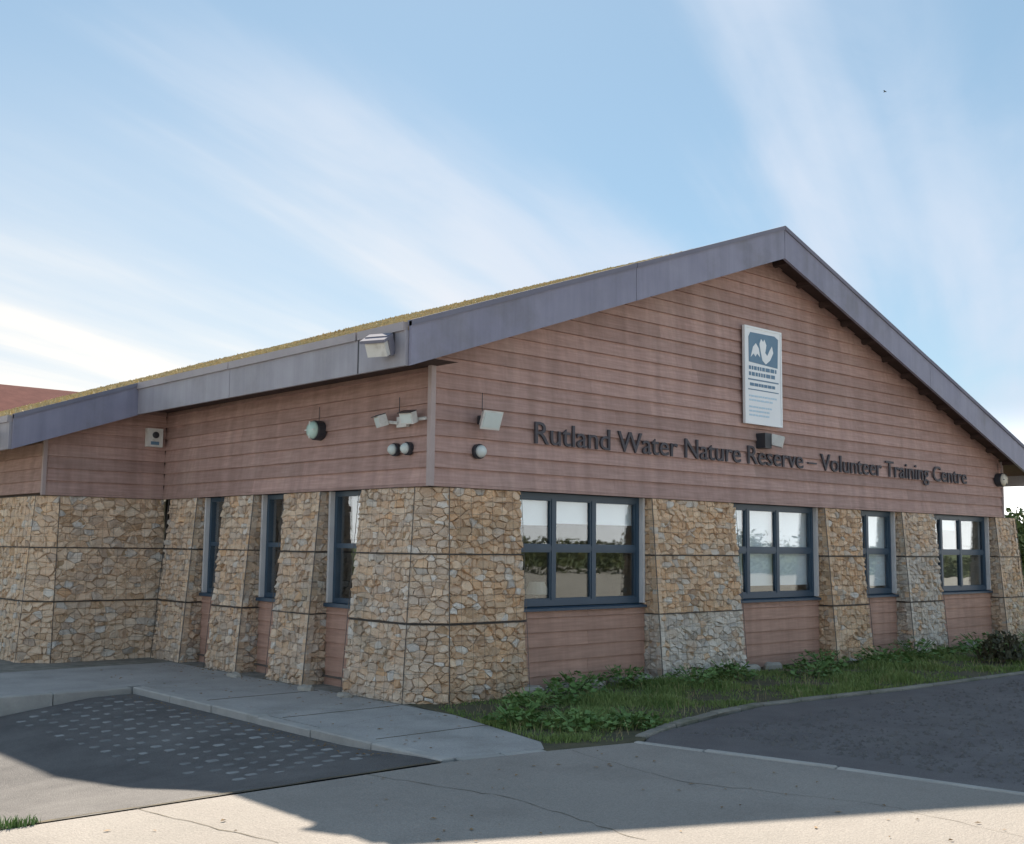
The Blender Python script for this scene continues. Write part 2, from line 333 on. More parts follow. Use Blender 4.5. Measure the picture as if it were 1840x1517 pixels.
# pale setts let into the tarmac in staggered rows along the kerb
sv, sf = None, None
def sett_mesh(seed):
    r = random.Random(seed); n = 8; lx, ly = .050, .036
    ring = lambda k, z: [(lx*k*math.copysign(abs(math.cos(a))**.35, math.cos(a))*(1+r.uniform(-.07, .07)), ly*k*math.copysign(abs(math.sin(a))**.35, math.sin(a))*(1+r.uniform(-.07, .07)), z) for a in [2*math.pi*(i+.5)/n for i in range(n)]]
    v = ring(1, -.03)+ring(1, .001)+ring(.86, .006)
    f = [(k*n+i, k*n+(i+1) % n, (k+1)*n+(i+1) % n, (k+1)*n+i) for k in (0, 1) for i in range(n)]+[tuple(range(2*n, 3*n))]
    me = bpy.data.meshes.new('sett'); me.from_pydata(v, [], f); me.materials.append(MATS['sett']); return me
SM = [sett_mesh(i) for i in range(5)]
for c in range(8):
    x = -2.38-.165*c
    for k in range(20):
        y = 2.40-.26*k+(.13 if c % 2 else 0)
        if y < -2.5 or y > 2.35 or rnd.random() < (.02 if c < 6 else .15 if c == 6 else .45): continue
        xx, yy = x+rnd.uniform(-.008, .008), y+rnd.uniform(-.012, .012)
        o = bpy.data.objects.new('sett', rnd.choice(SM)); put(o, (gx(xx), gy(yy), GZ+ztar(xx, yy)-rnd.uniform(0, .006)), tar); o.rotation_euler.z = rnd.uniform(-.08, .08); o.scale = (rnd.uniform(.9, 1.1), rnd.uniform(.95, 1.25), 1)
# cracks in the concrete and fallen leaves gathered by the kerbs
def crack(pts, w, parent):
    v = []; r_ = random.Random(int(pts[0][0]*100)); P_ = []
    for a, b in zip(pts[:-1], pts[1:]):
        for i in range(14): P_.append((a[0]+(b[0]-a[0])*i/14+r_.uniform(-.02, .02), a[1]+(b[1]-a[1])*i/14+r_.uniform(-.02, .02)))
    for i, (x, y) in enumerate(P_):
        d = w*r_.uniform(.3, 1); v += [(x-d, y-d, .003), (x+d, y+d, .003)]
    mesh('crack', G(v), [(2*i, 2*i+1, 2*i+3, 2*i+2) for i in range(len(P_)-1)], 'joint', parent)
crack([(-2.9, -3.05), (-2.6, -4.3), (-2.75, -5.6)], .004, road); crack([(-1.1, -3.3), (-1.35, -4.6), (-.9, -5.9), (-1.0, -7)], .0035, road)
crack([(-4.6, -3.05), (-4.3, -4.4)], .004, road); crack([(-1.9, -1.2), (-1.2, -.9), (-.7, -1.05)], .0035, foot)
lf = MB(); rl_ = random.Random(3)
for i in range(420):
    k = i % 4
    if k == 0: x, y = -2.24-abs(rl_.gauss(0, .12)), rl_.uniform(-2.6, 2.4); z = ztar(x, y)+.012
    elif k == 1: x, y = rl_.uniform(-2.0, -.6), rl_.uniform(-2.7, 4.5); z = .006
    elif k == 2: x, y = rl_.uniform(-6, -.5), rl_.uniform(-7.5, -3.2); z = .006
    else: x, y = rl_.uniform(-.9, -.55), rl_.uniform(-1.2, 4.5); z = .006
    s_ = rl_.uniform(.010, .026); a = rl_.uniform(0, 6.3); c_, d_ = math.cos(a)*s_, math.sin(a)*s_; h_ = rl_.uniform(0, .01)
    lf.add([(x-c_, y-d_, z), (x+d_*.5, y-c_*.5, z+h_), (x+c_, y+d_, z+.002), (x-d_*.5, y+c_*.5, z+h_)], [(0, 1, 2, 3)])
lf.v = G(lf.v); lf.out('fallen_leaves', 'dead_leaf', road, kind='stuff')
sheet('gravel_margin', [(-.66, -1.3), (-.05, -1.3), (-.05, 6.64), (-2.4, 6.64), (-24, 6.64), (-24, 4.84), (-.61, 4.84)], -.012, 'margin')
verge = sheet('verge', [(-1.3, -3.15), (-.40, -3.42), (-.2, -3.3), (.15, -3.05), (2.3, -2.62), (4.6, -2.85), (8, -2.95), (26, -3.1), (26, .3), (-.4, .3), (-.64, -1.2)], -.006, 'soil')
bed = sheet('gravel_bed', [(-.34, -3.4), (.1, -3.14), (2.3, -2.7), (4.6, -2.93), (8, -3.03), (40, -3.2), (40, -9.5), (.3, -9), (.2, -6.38), (.0, -5.06), (-.22, -4.0)], -.008, 'gravel')
kerbs([(-.12, -3.24), (.6, -2.98), (1.5, -2.76), (2.4, -2.66), (3.6, -2.78), (4.8, -2.90), (6.2, -2.95), (8, -3.0), (12, -3.05)], .10, -.2, .014, .6, bed, m='kerb_old')
# loose chippings over the bed
cv = MB()
for i in range(5200):
    u = rnd.random()**1.5
    x = -.1+14*u+rnd.uniform(0, .4); y = -3.3-rnd.random()*(3.4+3*u)
    if y < -3.4 and x < .35+.02*(-y): continue
    s = rnd.uniform(.010, .030)*(1+u*.5); a = rnd.uniform(0, 6.3); ca_, sa_ = math.cos(a)*s, math.sin(a)*s; h = s*rnd.uniform(.5, 1)
    cv.add([(x+ca_, y+sa_, -.01), (x-sa_, y+ca_, -.01), (x-ca_, y-sa_, -.01), (x+sa_, y-ca_, -.01), (x+ca_*.3, y+sa_*.2, -.008+h)], [(0, 1, 4), (1, 2, 4), (2, 3, 4), (3, 0, 4)])
cv.v = G(cv.v); cv.out('chippings', 'chipping', bed, kind='stuff')

# ------------------------------------------------------------------ the building
B = empty('visitor_centre', (6.0, 8.0, 0), 'low brown boarded building with grey barge boards and planted gabled roof', 'building')
# roof deck: left slope (with the side wing's lower slope) and right slope, as real slabs
def slab(name, pts, th, m, parent, **k):
    n = len(pts); v = [tuple(p) for p in pts]+[(p[0], p[1], p[2]-th) for p in pts]
    return mesh(name, v, [tuple(range(n)), tuple(range(2*n-1, n-1, -1))]+[(i, n+i, n+(i+1) % n, (i+1) % n) for i in range(n)], m, parent, **k)
def rp(x, y, d=0): return (x, y, zroof(x)+d)
D = -.02
roofl = slab('roof', [rp(XA, -OV+.05, D), rp(XA, YB, D), rp(WEX+.03, YB, D), rp(WEX+.03, WY-OV+.05, D), rp(EX+.03, WY-OV+.05, D), rp(EX+.03, -OV+.05, D)], .22, 'sedum_bed', B)
roofr = slab('roof', [rp(XA, -OV+.05, D), rp(REX-.03, -OV+.05, D), rp(REX-.03, YB, D), rp(XA, YB, D)], .22, 'sedum_bed', B)
# low plants on the roof
sd = MB(); r = random.Random(5)
def tuft(mb, x, y, z, h, w, n, r):
    for k in range(n):
        a = r.uniform(0, 6.28); dx, dy = math.cos(a)*w, math.sin(a)*w; l = r.uniform(-.6, .6)*h, r.uniform(-.6, .6)*h
        mb.add([(x-dx, y-dy, z), (x+dx, y+dy, z), (x+l[0], y+l[1], z+h*r.uniform(.6, 1.2))], [(0, 1, 2)])
for i in range(30000):
    x = r.uniform(EX+.05, XA-.05); y = -.3+r.random()**1.4*(YB-.6)
    sp_ = math.sin(x*1.3+1)*math.sin(y*.9)+math.sin(x*3.1+y*2.3)*.5
    tuft(sd, x, y, zroof(x)+D-.01, .022+(.030+.02*max(0, sp_)+.012*r.random()**3)*min(1, max(0, (y-1.2)/4)), .07, 2, r)
for i in range(1500):
    x = r.uniform(WEX+.05, EX); y = r.uniform(WY-OV+.1, YB)
    tuft(sd, x, y, zroof(x)+D-.01, .07+.03*r.random(), .035, 2, r)
sd.out('roof_plants', 'sedum', roofl, kind='stuff')
# barge boards on the gable (mitred at the ridge), wing barge, eave fascias
def barge(xa, xb, y, h, parent, name='barge_board', t=.045):
    pa, pb = zroof(xa), zroof(xb)
    v = []
    for yy in (y-t, y):
        v += [(xa, yy, pa-h), (xb, yy, pb-h), (xb, yy, pb), (xa, yy, pa)]
    o = mesh(name, v, [(0, 1, 2, 3), (7, 6, 5, 4), (0, 4, 5, 1), (1, 5, 6, 2), (2, 6, 7, 3), (3, 7, 4, 0)], 'fascia', parent); return o
yb = -OV
def bpieces(cuts, y, extra=.0):
    for a, b in zip(cuts[:-1], cuts[1:]):
        o = barge(a+.004, b-.004, y, HF, B)
        # metal capping strip along the top edge
        mb = MB(); za, zb = zroof(a), zroof(b)
        mb.hexa([(a+.004, y-.065, za-.05), (b-.004, y-.065, zb-.05), (b-.004, y+.03, zb-.05), (a+.004, y+.03, za-.05), (a+.004, y-.065, za+.012), (b-.004, y-.065, zb+.012), (b-.004, y+.03, zb+.012), (a+.004, y+.03, za+.012)])
        mb.out('capping', 'capping', o)
bpieces([EX-.005, 2.9, XA], yb); bpieces([XA, 10.4, REX+.005], yb)
bpieces([WEX-.005, EX-.0], WY-OV)
def fascia(x, y0, y1, side, z=None):
    z = zroof(x) if z is None else z; s = side
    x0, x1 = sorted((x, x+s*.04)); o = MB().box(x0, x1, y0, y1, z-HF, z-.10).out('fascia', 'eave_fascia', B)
    x0, x1 = sorted((x, x+s*.07)); MB().box(x0, x1, y0+.01, y1, z-.104, z-.012).out('edge_trim', 'fascia_trim', o)
    return o
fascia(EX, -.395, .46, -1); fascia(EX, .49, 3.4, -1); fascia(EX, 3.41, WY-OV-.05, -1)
MB().box(EX-.035, EX-.002, .455, .495, zroof(EX)-HF+.01, zroof(EX)-.02).out('fascia_joint', 'lamp_dark', B)
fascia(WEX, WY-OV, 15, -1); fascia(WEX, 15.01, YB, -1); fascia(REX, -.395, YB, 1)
# soffits
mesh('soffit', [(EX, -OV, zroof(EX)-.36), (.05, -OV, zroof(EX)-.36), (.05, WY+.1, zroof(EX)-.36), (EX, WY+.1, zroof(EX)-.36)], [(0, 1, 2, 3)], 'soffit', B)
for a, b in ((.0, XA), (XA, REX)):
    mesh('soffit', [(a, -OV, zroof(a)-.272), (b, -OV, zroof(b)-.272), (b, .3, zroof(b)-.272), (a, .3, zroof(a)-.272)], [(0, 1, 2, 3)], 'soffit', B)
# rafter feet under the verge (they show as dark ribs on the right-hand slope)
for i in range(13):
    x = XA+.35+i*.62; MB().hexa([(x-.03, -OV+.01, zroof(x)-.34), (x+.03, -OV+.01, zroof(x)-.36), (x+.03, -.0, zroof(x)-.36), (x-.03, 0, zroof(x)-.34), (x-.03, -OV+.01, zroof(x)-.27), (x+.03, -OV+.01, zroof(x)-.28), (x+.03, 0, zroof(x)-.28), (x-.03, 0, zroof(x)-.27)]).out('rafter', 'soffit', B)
BOXF_ = [(0, 1, 2, 3), (7, 6, 5, 4), (0, 4, 5, 1), (1, 5, 6, 2), (2, 6, 7, 3), (3, 7, 4, 0)]
# wall cores behind the boarding
TW = .06
def gpoly(z0, inset=0): return [(0.06, z0), (WID-.06, z0), (WID-.06, zroof(WID)-.28), (XA, ZR-.28), (.06, zroof(.06)-.28)]
gp_ = gpoly(H0-.02)
mesh('wall', [(x, .045, z) for x, z in gp_]+[(x, .24, z) for x, z in gp_], [tuple(range(5)), tuple(range(9, 4, -1))]+[(i, 5+i, 5+(i+1) % 5, (i+1) % 5) for i in range(5)], 'wall_core', B)
MB().box(.055, .24, .06, WY+.3, H0-.02, zroof(0)-.24).out('wall', 'wall_core', B)
mesh('wall', [(x, y, z) for y in (WY+.055, WY+.24) for x, z in ((WX+.06, H0-.02), (.3, H0-.02), (.3, zroof(.3)-.24), (WX+.06, zroof(WX)-.28))], BOXF_, 'wall_core', B)
MB().box(WX+.055, WX+.24, WY+.06, YB-.4, H0-.02, zroof(WX)-.30).out('wall', 'wall_core', B)
MB().box(WID-.24, WID-.045, .1, YB-.4, 0, zroof(WID)-.28).out('wall', 'cream_render', B)
MB().box(WX, WID, YB-.6, YB-.42, 0, 3.0).out('wall', 'cream_render', B)
# horizontal boards, each its own piece, feathered like lapped boarding
BH = .178
def xclip(z, side):
    # wall extent at height z under the sloping soffit
    zz = z+.285
    if side < 0: return max(0., XA-(ZR-zz)/SL)
    return min(WID, XA+(ZR-zz)/SL)
def boards(part, axis, fixed, a0f, a1f, z0, z1, sgn, joints, seg=6.0):
    k = 0; z = z0; rr = random.Random(int(fixed*100)+len(joints)+7)
    while z < z1-.02:
        zt = min(z+BH, z1)
        A0, A1 = a0f(z), a1f(z); B0, B1 = a0f(zt), a1f(zt)
        if A1-A0 < .1: break
        cuts = [None]
        p = A0+rr.uniform(.35, 1.)*seg
        cs = []
        while p < A1-.8:
            cs.append(p); p += seg*rr.uniform(.9, 1.1)
        cs = [c for c in cs if B0+.1 < c < B1-.1]
        lo = [A0]+cs+[A1]; hi = [B0]+cs+[B1]
        for i in range(len(lo)-1):
            l0, l1 = lo[i]+(.0008 if i else 0), lo[i+1]-(.0008 if i < len(lo)-2 else 0)
            h0, h1 = hi[i]+(.0008 if i else 0), hi[i+1]-(.0008 if i < len(lo)-2 else 0)
            h0, h1 = min(h0, h1-.001), h1
            zb_ = z+.004; y_b, y_t, yk = fixed-sgn*.012, fixed+sgn*.024, fixed+sgn*.05   # foot proud, head tucked back
            def P(a, y, zz): return (a, y, zz) if axis == 'x' else (y, a, zz)
            v = [P(l0, y_b, zb_), P(l1, y_b, zb_), P(l1, yk, zb_), P(l0, yk, zb_), P(h0, y_t, zt+.008), P(h1, y_t, zt+.008), P(h1, yk, zt+.008), P(h0, yk, zt+.008)]
            # small rounded nose at the foot
            mesh('board', v, BOXF, 'board', part)
        z = zt
gc = empty('gable_cladding', (WID/2, 0, H0), parent=B)
boards(gc, 'x', 0., lambda z: xclip(z, -1), lambda z: xclip(z, 1), H0, ZR-.30, 1, [1])
lc = empty('side_cladding', (0, 3.3, H0), parent=B)
boards(lc, 'y', 0., lambda z: 0.001, lambda z: WY+.03, H0, zroof(EX)-.362, 1, [1, 2])
wc = empty('wing_cladding', (-1, WY, H0), parent=B)
boards(wc, 'x', WY, lambda z: max(WX, XA-(ZR-z-.285)/SL), lambda z: 0.0, H0, zroof(EX)-.30, 1, [])
wl = empty('wing_side_cladding', (WX, 9, H0), parent=B)
boards(wl, 'y', WX, lambda z: WY+.002, lambda z: YB-.4, H0, zroof(WEX)-.30, 1, [1, 2, 3])
MB().box(-.034, .03, -.034, .03, H0-.03, zroof(0)-.30).out('corner_post', 'corner_trim', B)
MB().box(WID-.03, WID+.02, -.02, .03, H0-.03, zroof(WID)-.28).out('corner_post', 'corner_trim', B)
MB().box(WX-.022, WX+.03, WY-.022, WY+.03, H0-.03, zroof(WX)-.30).out('corner_post', 'corner_trim', B)
# drip board along the foot of the boarding
MB().box(-.01, WID, -.012, .05, H0-.030, H0+.002).out('drip_board', 'board', B)
MB().box(-.012, .05, .05, WY, H0-.030, H0+.002).out('drip_board', 'board', B)
MB().box(WX, -.0, WY-.012, WY+.05, H0-.030, H0+.002).out('drip_board', 'board', B)

# windows: (x0,x1) between piers, mullions, blind drop
WYF = .20
def window_x(x0, x1, mull, transom, sill=.90, blinds=(), label=None):
    w = empty('window', ((x0+x1)/2, WYF, sill), parent=B)
    hd = H0-.03; f = MB(); t = .055
    f.box(x0, x0+t, WYF-.02, WYF+.06, sill, hd); f.box(x1-t-.047, x1-.047, WYF-.02, WYF+.06, sill, hd)
    x1g = x1-.047
    f.box(x0+t, x1g-t, WYF-.02, WYF+.06, hd-.07, hd); f.box(x0+t, x1g-t, WYF-.02, WYF+.06, sill, sill+.07)
    f.out('frame', 'frame', w)
    xs_ = [x0+t]+list(mull)+[x1g-t]
    for m_ in mull: MB().box(m_-.032, m_+.032, WYF-.018, WYF+.055, sill+.07, hd-.07).out('mullion', 'frame', w)
    zs = [sill+.07, transom, hd-.07]
    for i in range(len(xs_)-1):
        a, b = xs_[i]+(.032 if i else 0), xs_[i+1]-(.032 if i < len(xs_)-2 else 0)
        MB().box(a, b, WYF-.015, WYF+.05, transom-.03, transom+.03).out('transom', 'frame', w)
        for (z0, z1) in ((sill+.07, transom-.03), (transom+.03, hd-.07)):
            MB().box(a-.004, b+.004, WYF+.016, WYF+.024, z0-.004, z1+.004).out('pane', 'glass', w)
            # casement edge bead
            c = MB(); e = .022
            c.box(a, a+e, WYF-.008, WYF+.012, z0, z1); c.box(b-e, b, WYF-.008, WYF+.012, z0, z1)
            c.box(a+e, b-e, WYF-.008, WYF+.012, z1-e, z1); c.box(a+e, b-e, WYF-.008, WYF+.012, z0, z0+e); c.out('bead', 'frame', w)
        if i < len(blinds) and blinds[i] is not None:
            n = 7; zb_ = blinds[i]; v = []
            bl = MB(); bl.box(a-.02, b+.02, WYF+.085, WYF+.088, zb_, hd-.08); bl.box(a-.02, b+.02, WYF+.082, WYF+.094, zb_-.025, zb_)
            bl.out('blind', 'blind', w)
    s_ = MB(); s_.hexa([(x0, WYF-.12, sill-.055), (x1-.005, WYF-.12, sill-.055), (x1-.005, WYF+.05, sill-.055), (x0, WYF+.05, sill-.055), (x0, WYF-.12, sill-.025), (x1-.005, WYF-.12, sill-.025), (x1-.005, WYF+.05, sill), (x0, WYF+.05, sill)])
    s_.out('sill', 'frame', w)
    MB().box(x1-.045, x1-.002, .115, WYF+.02, sill+.0, hd).out('jamb_lining', 'white_trim', w)
    ap = empty('apron', ((x0+x1)/2, WYF-.06, 0), parent=B)
    z = -.10; k = 0
    while z < sill-.07:
        zt = min(z+.172, sill-.056); c_ = x0+(x1-x0)*(.55 if k % 2 else 1.1)
        for (a, b) in ([(x0, c_-.002), (c_+.002, x1)] if c_ < x1 and x1-x0 > 2 else [(x0, x1)]):
            MB().hexa([(a, WYF-.08, z+.004), (b, WYF-.08, z+.004), (b, WYF-.03, z+.004), (a, WYF-.03, z+.004), (a, WYF-.062, zt), (b, WYF-.062, zt), (b, WYF-.03, zt), (a, WYF-.03, zt)]).out('board', 'apron_board', ap)
        z = zt; k += 1
    MB().box(x0, x1, WYF-.03, WYF+.06, -.15, sill-.056).out('backing', 'wall_core', ap)
window_x(1.33, 3.70, [2.08, 2.79], 1.60, blinds=(1.90, 1.93, 1.93))
window_x(5.46, 7.78, [6.05, 6.79], 1.60, blinds=(1.06, 1.10, 1.10))
window_x(8.80, 10.12, [9.33], 1.60, blinds=(1.05, 1.05))
window_x(11.24, 13.58, [11.85, 12.57], 1.60, blinds=(None, 2.02, None))
def window_y(y0, y1, mid, sill=.90, blind=None):
    w = empty('window', (WYF, (y0+y1)/2, sill), parent=B); hd = H0-.03; f = MB(); t = .05; x = WYF; y1g = y1-.047
    f.box(x-.02, x+.06, y0, y0+t, sill, hd); f.box(x-.02, x+.06, y1g-t, y1g, sill, hd); f.box(x-.02, x+.06, y0+t, y1g-t, hd-.06, hd); f.box(x-.02, x+.06, y0+t, y1g-t, sill, sill+.06)
    f.out('frame', 'frame', w)
    MB().box(x-.015, x+.05, y0+t, y1g-t, 1.57, 1.63).out('transom', 'frame', w)
    for z0, z1 in ((sill+.06, 1.57), (1.63, hd-.06)): MB().box(x+.016, x+.024, y0+t-.004, y1g-t+.004, z0-.004, z1+.004).out('pane', 'glass', w)
    if blind: MB().box(x+.085, x+.089, y0+.03, y1g-.03, blind, hd-.07).out('blind', 'blind', w)
    MB().box(x-.12, x+.05, y0, y1, sill-.05, sill-.004).out('sill', 'frame', w)
    MB().box(.115, x+.02, y1-.045, y1-.002, sill, hd).out('jamb_lining', 'white_trim', w)
    ap = empty('apron', (x-.06, (y0+y1)/2, 0), parent=B); z = -.10
    while z < sill-.07:
        zt = min(z+.172, sill-.052)
        MB().hexa([(x-.08, y0, z+.004), (x-.03, y0, z+.004), (x-.03, y1, z+.004), (x-.08, y1, z+.004), (x-.062, y0, zt), (x-.03, y0, zt), (x-.03, y1, zt), (x-.062, y1, zt)]).out('board', 'apron_board', ap); z = zt
    MB().box(x-.03, x+.06, y0, y1, -.15, sill-.052).out('backing', 'wall_core', ap)
window_y(1.34, 2.20, 0); window_y(3.06, 3.86, 0); window_y(4.72, 5.5, 0)
# room inside: floor, back and partition walls, so the glass looks into a real dark room
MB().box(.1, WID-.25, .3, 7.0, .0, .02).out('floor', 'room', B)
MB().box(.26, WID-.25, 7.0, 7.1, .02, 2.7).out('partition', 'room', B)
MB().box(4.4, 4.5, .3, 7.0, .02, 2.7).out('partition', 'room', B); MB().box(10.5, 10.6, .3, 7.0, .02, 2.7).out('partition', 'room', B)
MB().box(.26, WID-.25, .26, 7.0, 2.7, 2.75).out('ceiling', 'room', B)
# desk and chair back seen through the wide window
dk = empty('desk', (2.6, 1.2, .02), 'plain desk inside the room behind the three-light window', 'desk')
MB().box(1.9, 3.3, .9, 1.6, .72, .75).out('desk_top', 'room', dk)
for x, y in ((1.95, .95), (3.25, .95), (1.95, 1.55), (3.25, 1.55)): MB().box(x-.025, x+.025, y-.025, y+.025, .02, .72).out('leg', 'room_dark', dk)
MB().lathe((2.72, 1.15, .75), (0, 0, 1), [(.09, 0), (.09, .015), (.015, .02), (.015, .22), (.17, .24), (.10, .40)], 16).out('desk_lamp', 'lamp_cream', label='cream shaded lamp standing on the desk behind the wide window', cat='lamp')

# ------------------------------------------------------------------ gabions
def clip(poly, p, n):
    out = []; m = len(poly)
    for i in range(m):
        a, b = poly[i], poly[(i+1) % m]
        da = (a[0]-p[0])*n[0]+(a[1]-p[1])*n[1]; db = (b[0]-p[0])*n[0]+(b[1]-p[1])*n[1]
        if da <= 0: out.append(a)
        if (da < 0 < db) or (db < 0 < da):
            t = da/(da-db); out.append((a[0]+t*(b[0]-a[0]), a[1]+t*(b[1]-a[1])))
    return out
def stones(BL, BR, TR, TL, parent, m, r, cell=(.175, .115), inset=.004, bag=None):
    BL, BR, TR, TL = map(Vector, (BL, BR, TR, TL)); u = (BR-BL).normalized(); nrm = (BR-BL).cross(TL-BL).normalized(); v = nrm.cross(u)
    q = [((p-BL).dot(u), (p-BL).dot(v)) for p in (BL, BR, TR, TL)]
    cx, cy = sum(a for a, b in q)/4, sum(b for a, b in q)/4
    wd = max(a for a, b in q)-min(a for a, b in q); hg = max(b for a, b in q)
    quad = [(cx+(a-cx)*(1-2*inset/wd), cy+(b-cy)*(1-2*inset/hg)) for a, b in q]
    A = cell[0]/cell[1]
    rows = max(2, round(hg/cell[1])); seeds = []
    x_lo, x_hi = min(a for a, b in q), max(a for a, b in q)
    for j in range(rows):
        x = x_lo-r.random()*cell[0]*.5
        while x < x_hi+cell[0]*.4:
            w_ = cell[0]*r.choice((.5, .7, .9, 1.15, 1.6)); seeds.append((x+w_/2, (j+.5+r.uniform(-.42, .42))*hg/rows)); x += w_
    sc = [(a, b*A) for a, b in seeds]; wt = [r.uniform(0, .45)*cell[0]**2*(1 if r.random() < .7 else -.6) for _ in seeds]
    qs = [(a, b*A) for a, b in quad]
    for i, (sx, sy) in enumerate(sc):
        poly = qs
        for k, (tx, ty) in enumerate(sc):
            if k == i: continue
            dx, dy = tx-sx, ty-sy
            if dx*dx+dy*dy > (cell[0]*3.2)**2: continue
            sh_ = .5+max(-.32, min(.32, (wt[i]-wt[k])/(2*(dx*dx+dy*dy)+1e-9))); poly = clip(poly, (sx+dx*sh_, sy+dy*sh_), (dx, dy))
            if len(poly) < 3: break
        if len(poly) < 3: continue
        P = [(a, b/A) for a, b in poly]
        ar = abs(sum(P[k][0]*P[(k+1) % len(P)][1]-P[(k+1) % len(P)][0]*P[k][1] for k in range(len(P))))/2
        if ar < .0009: continue
        gx_, gy_ = sum(a for a, b in P)/len(P), sum(b for a, b in P)/len(P)
        # drop near-duplicate corners, break long edges so that outlines are uneven
        PP = []
        for k in range(len(P)):
            a, b = P[k], P[(k+1) % len(P)]
            L = math.hypot(b[0]-a[0], b[1]-a[1])
            if L < .012: continue
            PP.append(a)
            if L > .075: PP.append(((a[0]+b[0])/2+r.uniform(-.006, .006), (a[1]+b[1])/2+r.uniform(-.006, .006)))
        if len(PP) < 3: continue
        n = len(PP); g = 1-.0024/math.sqrt(ar)
        dome = r.uniform(.008, .030); tx_, ty_ = r.uniform(-.3, .3), r.uniform(-.35, .25)
        rings = []
        for sc_, dp, jt in ((g, -.06, 0), (g*.99, .000, .004), (g*.92, dome*.8, .008), (g*.6, dome, .010)):
            rings.append([(gx_+(a-gx_)*sc_*(1+r.uniform(-jt, jt)*3), gy_+(b-gy_)*sc_*(1+r.uniform(-jt, jt)*3), dp+((a-gx_)*tx_+(b-gy_)*ty_)*(1 if dp > 0 else 0)+r.uniform(-jt, jt)) for a, b in PP])
        vs_ = [BL+u*a+v*b+nrm*(d_-.03) for ring in rings for a, b, d_ in ring]
        fs = [(k*n+i_, k*n+(i_+1) % n, (k+1)*n+(i_+1) % n, (k+1)*n+i_) for k in range(3) for i_ in range(n)]+[tuple(range(3*n, 4*n))]
        bag.append((ar, vs_, fs, m if r.random() < .76 else r.choice(('stone_buff', 'stone_grey', 'stone_ochre')), parent, BL+u*gx_+v*gy_))
def gabion(label, plan, back, faces, mats_, seed, cell=(.122, .076), group='gabion piers'):
    """plan(o) -> outline at batter offset o (outer path, so that outward is on the right of travel); back = closing points; faces = which segments carry stones"""
    r = random.Random(seed)
    p0 = plan(0); c = sum((Vector((*p, 0)) for p in p0), Vector())/len(p0)
    root = empty('gabion_pier', (c.x, c.y, 0), label, 'gabion', group)
    bag = []
    tiers = [(-.13, .756), (.765, 1.516), (1.525, H0-.031)]
    for t, (z0, z1) in enumerate(tiers):
        a, b = plan(batter(z0)), plan(batter(z1)); dz = [r.uniform(-.006, .006) for _ in range(2)]
        z1 += dz[0] if t < 2 else 0
        # dark rubble core, set back behind the stones
        def shrink(pl):
            full = [Vector((*p, 0)) for p in pl]; out = []
            n = len(full)
            for i, p in enumerate(full):
                ns = []
                for (s, e) in ((i-1, i), (i, i+1)):
                    if s < 0 or e >= n: continue
                    d = (full[e]-full[s]).normalized(); ns.append(Vector((d.y, -d.x, 0)))
                m_ = sum(ns, Vector()).normalized(); out.append(p-m_*.040/max(.35, m_.dot(ns[0])))
            return [(p.x, p.y) for p in out]
        ia, ib = shrink(a)+list(back), shrink(b)+list(back); n = len(ia)
        bk = mesh('basket', [(x, y, z0) for x, y in ia]+[(x, y, z1) for x, y in ib], [tuple(range(n-1, -1, -1)), tuple(range(n, 2*n))]+[(i, (i+1) % n, n+(i+1) % n, n+i) for i in range(n)], 'stone_core', root)
        m = mats_[t] if isinstance(mats_, (list, tuple)) else mats_
        wm = MB()
        for f in range(len(a)-1):
            q = [(*a[f], z0), (*a[f+1], z0), (*b[f+1], z1), (*b[f], z1)]
            if f in faces:
                mm = m[f] if isinstance(m, dict) else m
                stones(*q, bk, mm, r, cell, bag=bag)
            Q = [Vector(p) for p in q]; nn = (Q[1]-Q[0]).cross(Q[3]-Q[0]).normalized()*.004
            for e in range(4): wm.rod(Q[e]+nn, Q[(e+1) % 4]+nn, .0042, 4)
            # mesh wires
            L = (Q[1]-Q[0]).length; k = int(L/.15)
            for i in range(1, k): wm.rod(Q[0].lerp(Q[1], i/k)+nn*2.6, Q[3].lerp(Q[2], i/k)+nn*2.6, .0016, 3)
            for i in range(1, 5): wm.rod(Q[0].lerp(Q[3], i/5)+nn*2.6, Q[1].lerp(Q[2], i/5)+nn*2.6, .0016, 3)
        wm.out('wire_cage', 'wire', bk)
    bag.sort(key=lambda b: -b[0])
    for ar, v, f, m, pa, og in bag[:300]: mesh('stone', v, f, m, pa, org=og)
    rest = {}
    for ar, v, f, m, pa, og in bag[300:]: rest.setdefault(m, MB()).add(v, f)
    for m, mb in rest.items(): mb.out('small_stones', m, root, kind='stuff')
    return root
def c2(o): return .27-.5*o
# corner pier: left face, chamfer, front face
gabion('broad chamfered gabion pier wrapping the sharp front corner of the boarded building', lambda o: [(.16, 1.36), (-o, 1.36), (-o, c2(o)), (c2(o), -o), (1.36, -o), (1.36, .2)], [(.24, .2), (.24, 1.36)], {1, 2, 3}, [{1: 'stone_buff', 2: 'stone_buff', 3: 'stone_ochre'}]*3, 1)
def front_pier(x0, x1, label, mats_, seed, end=False):
    gabion(label, lambda o: [(x0, .2), (x0, -o), (x1+(o*.6 if end else 0), -o), (x1+(o*.6 if end else 0), .2)], [], {0, 1}|({2} if end else set()), mats_, seed)
front_pier(3.70, 5.50, 'gabion pier with a pale grey bottom basket, right of the three-light window', ['stone_grey', 'stone_ochre', 'stone_ochre'], 2)
front_pier(7.78, 8.84, 'ochre gabion pier between the window with full blinds and the narrowest gable window', ['stone_ochre', 'stone_ochre', 'stone_ochre'], 3)
front_pier(10.12, 11.28, 'greyish gabion pier between the narrowest gable window and the last gable window', ['stone_grey', 'stone_grey', 'stone_buff'], 4)
front_pier(13.58, 14.45, 'gabion pier at the far end of the gable under the round cream lamp', ['stone_buff', 'stone_buff', 'stone_buff'], 5, True)
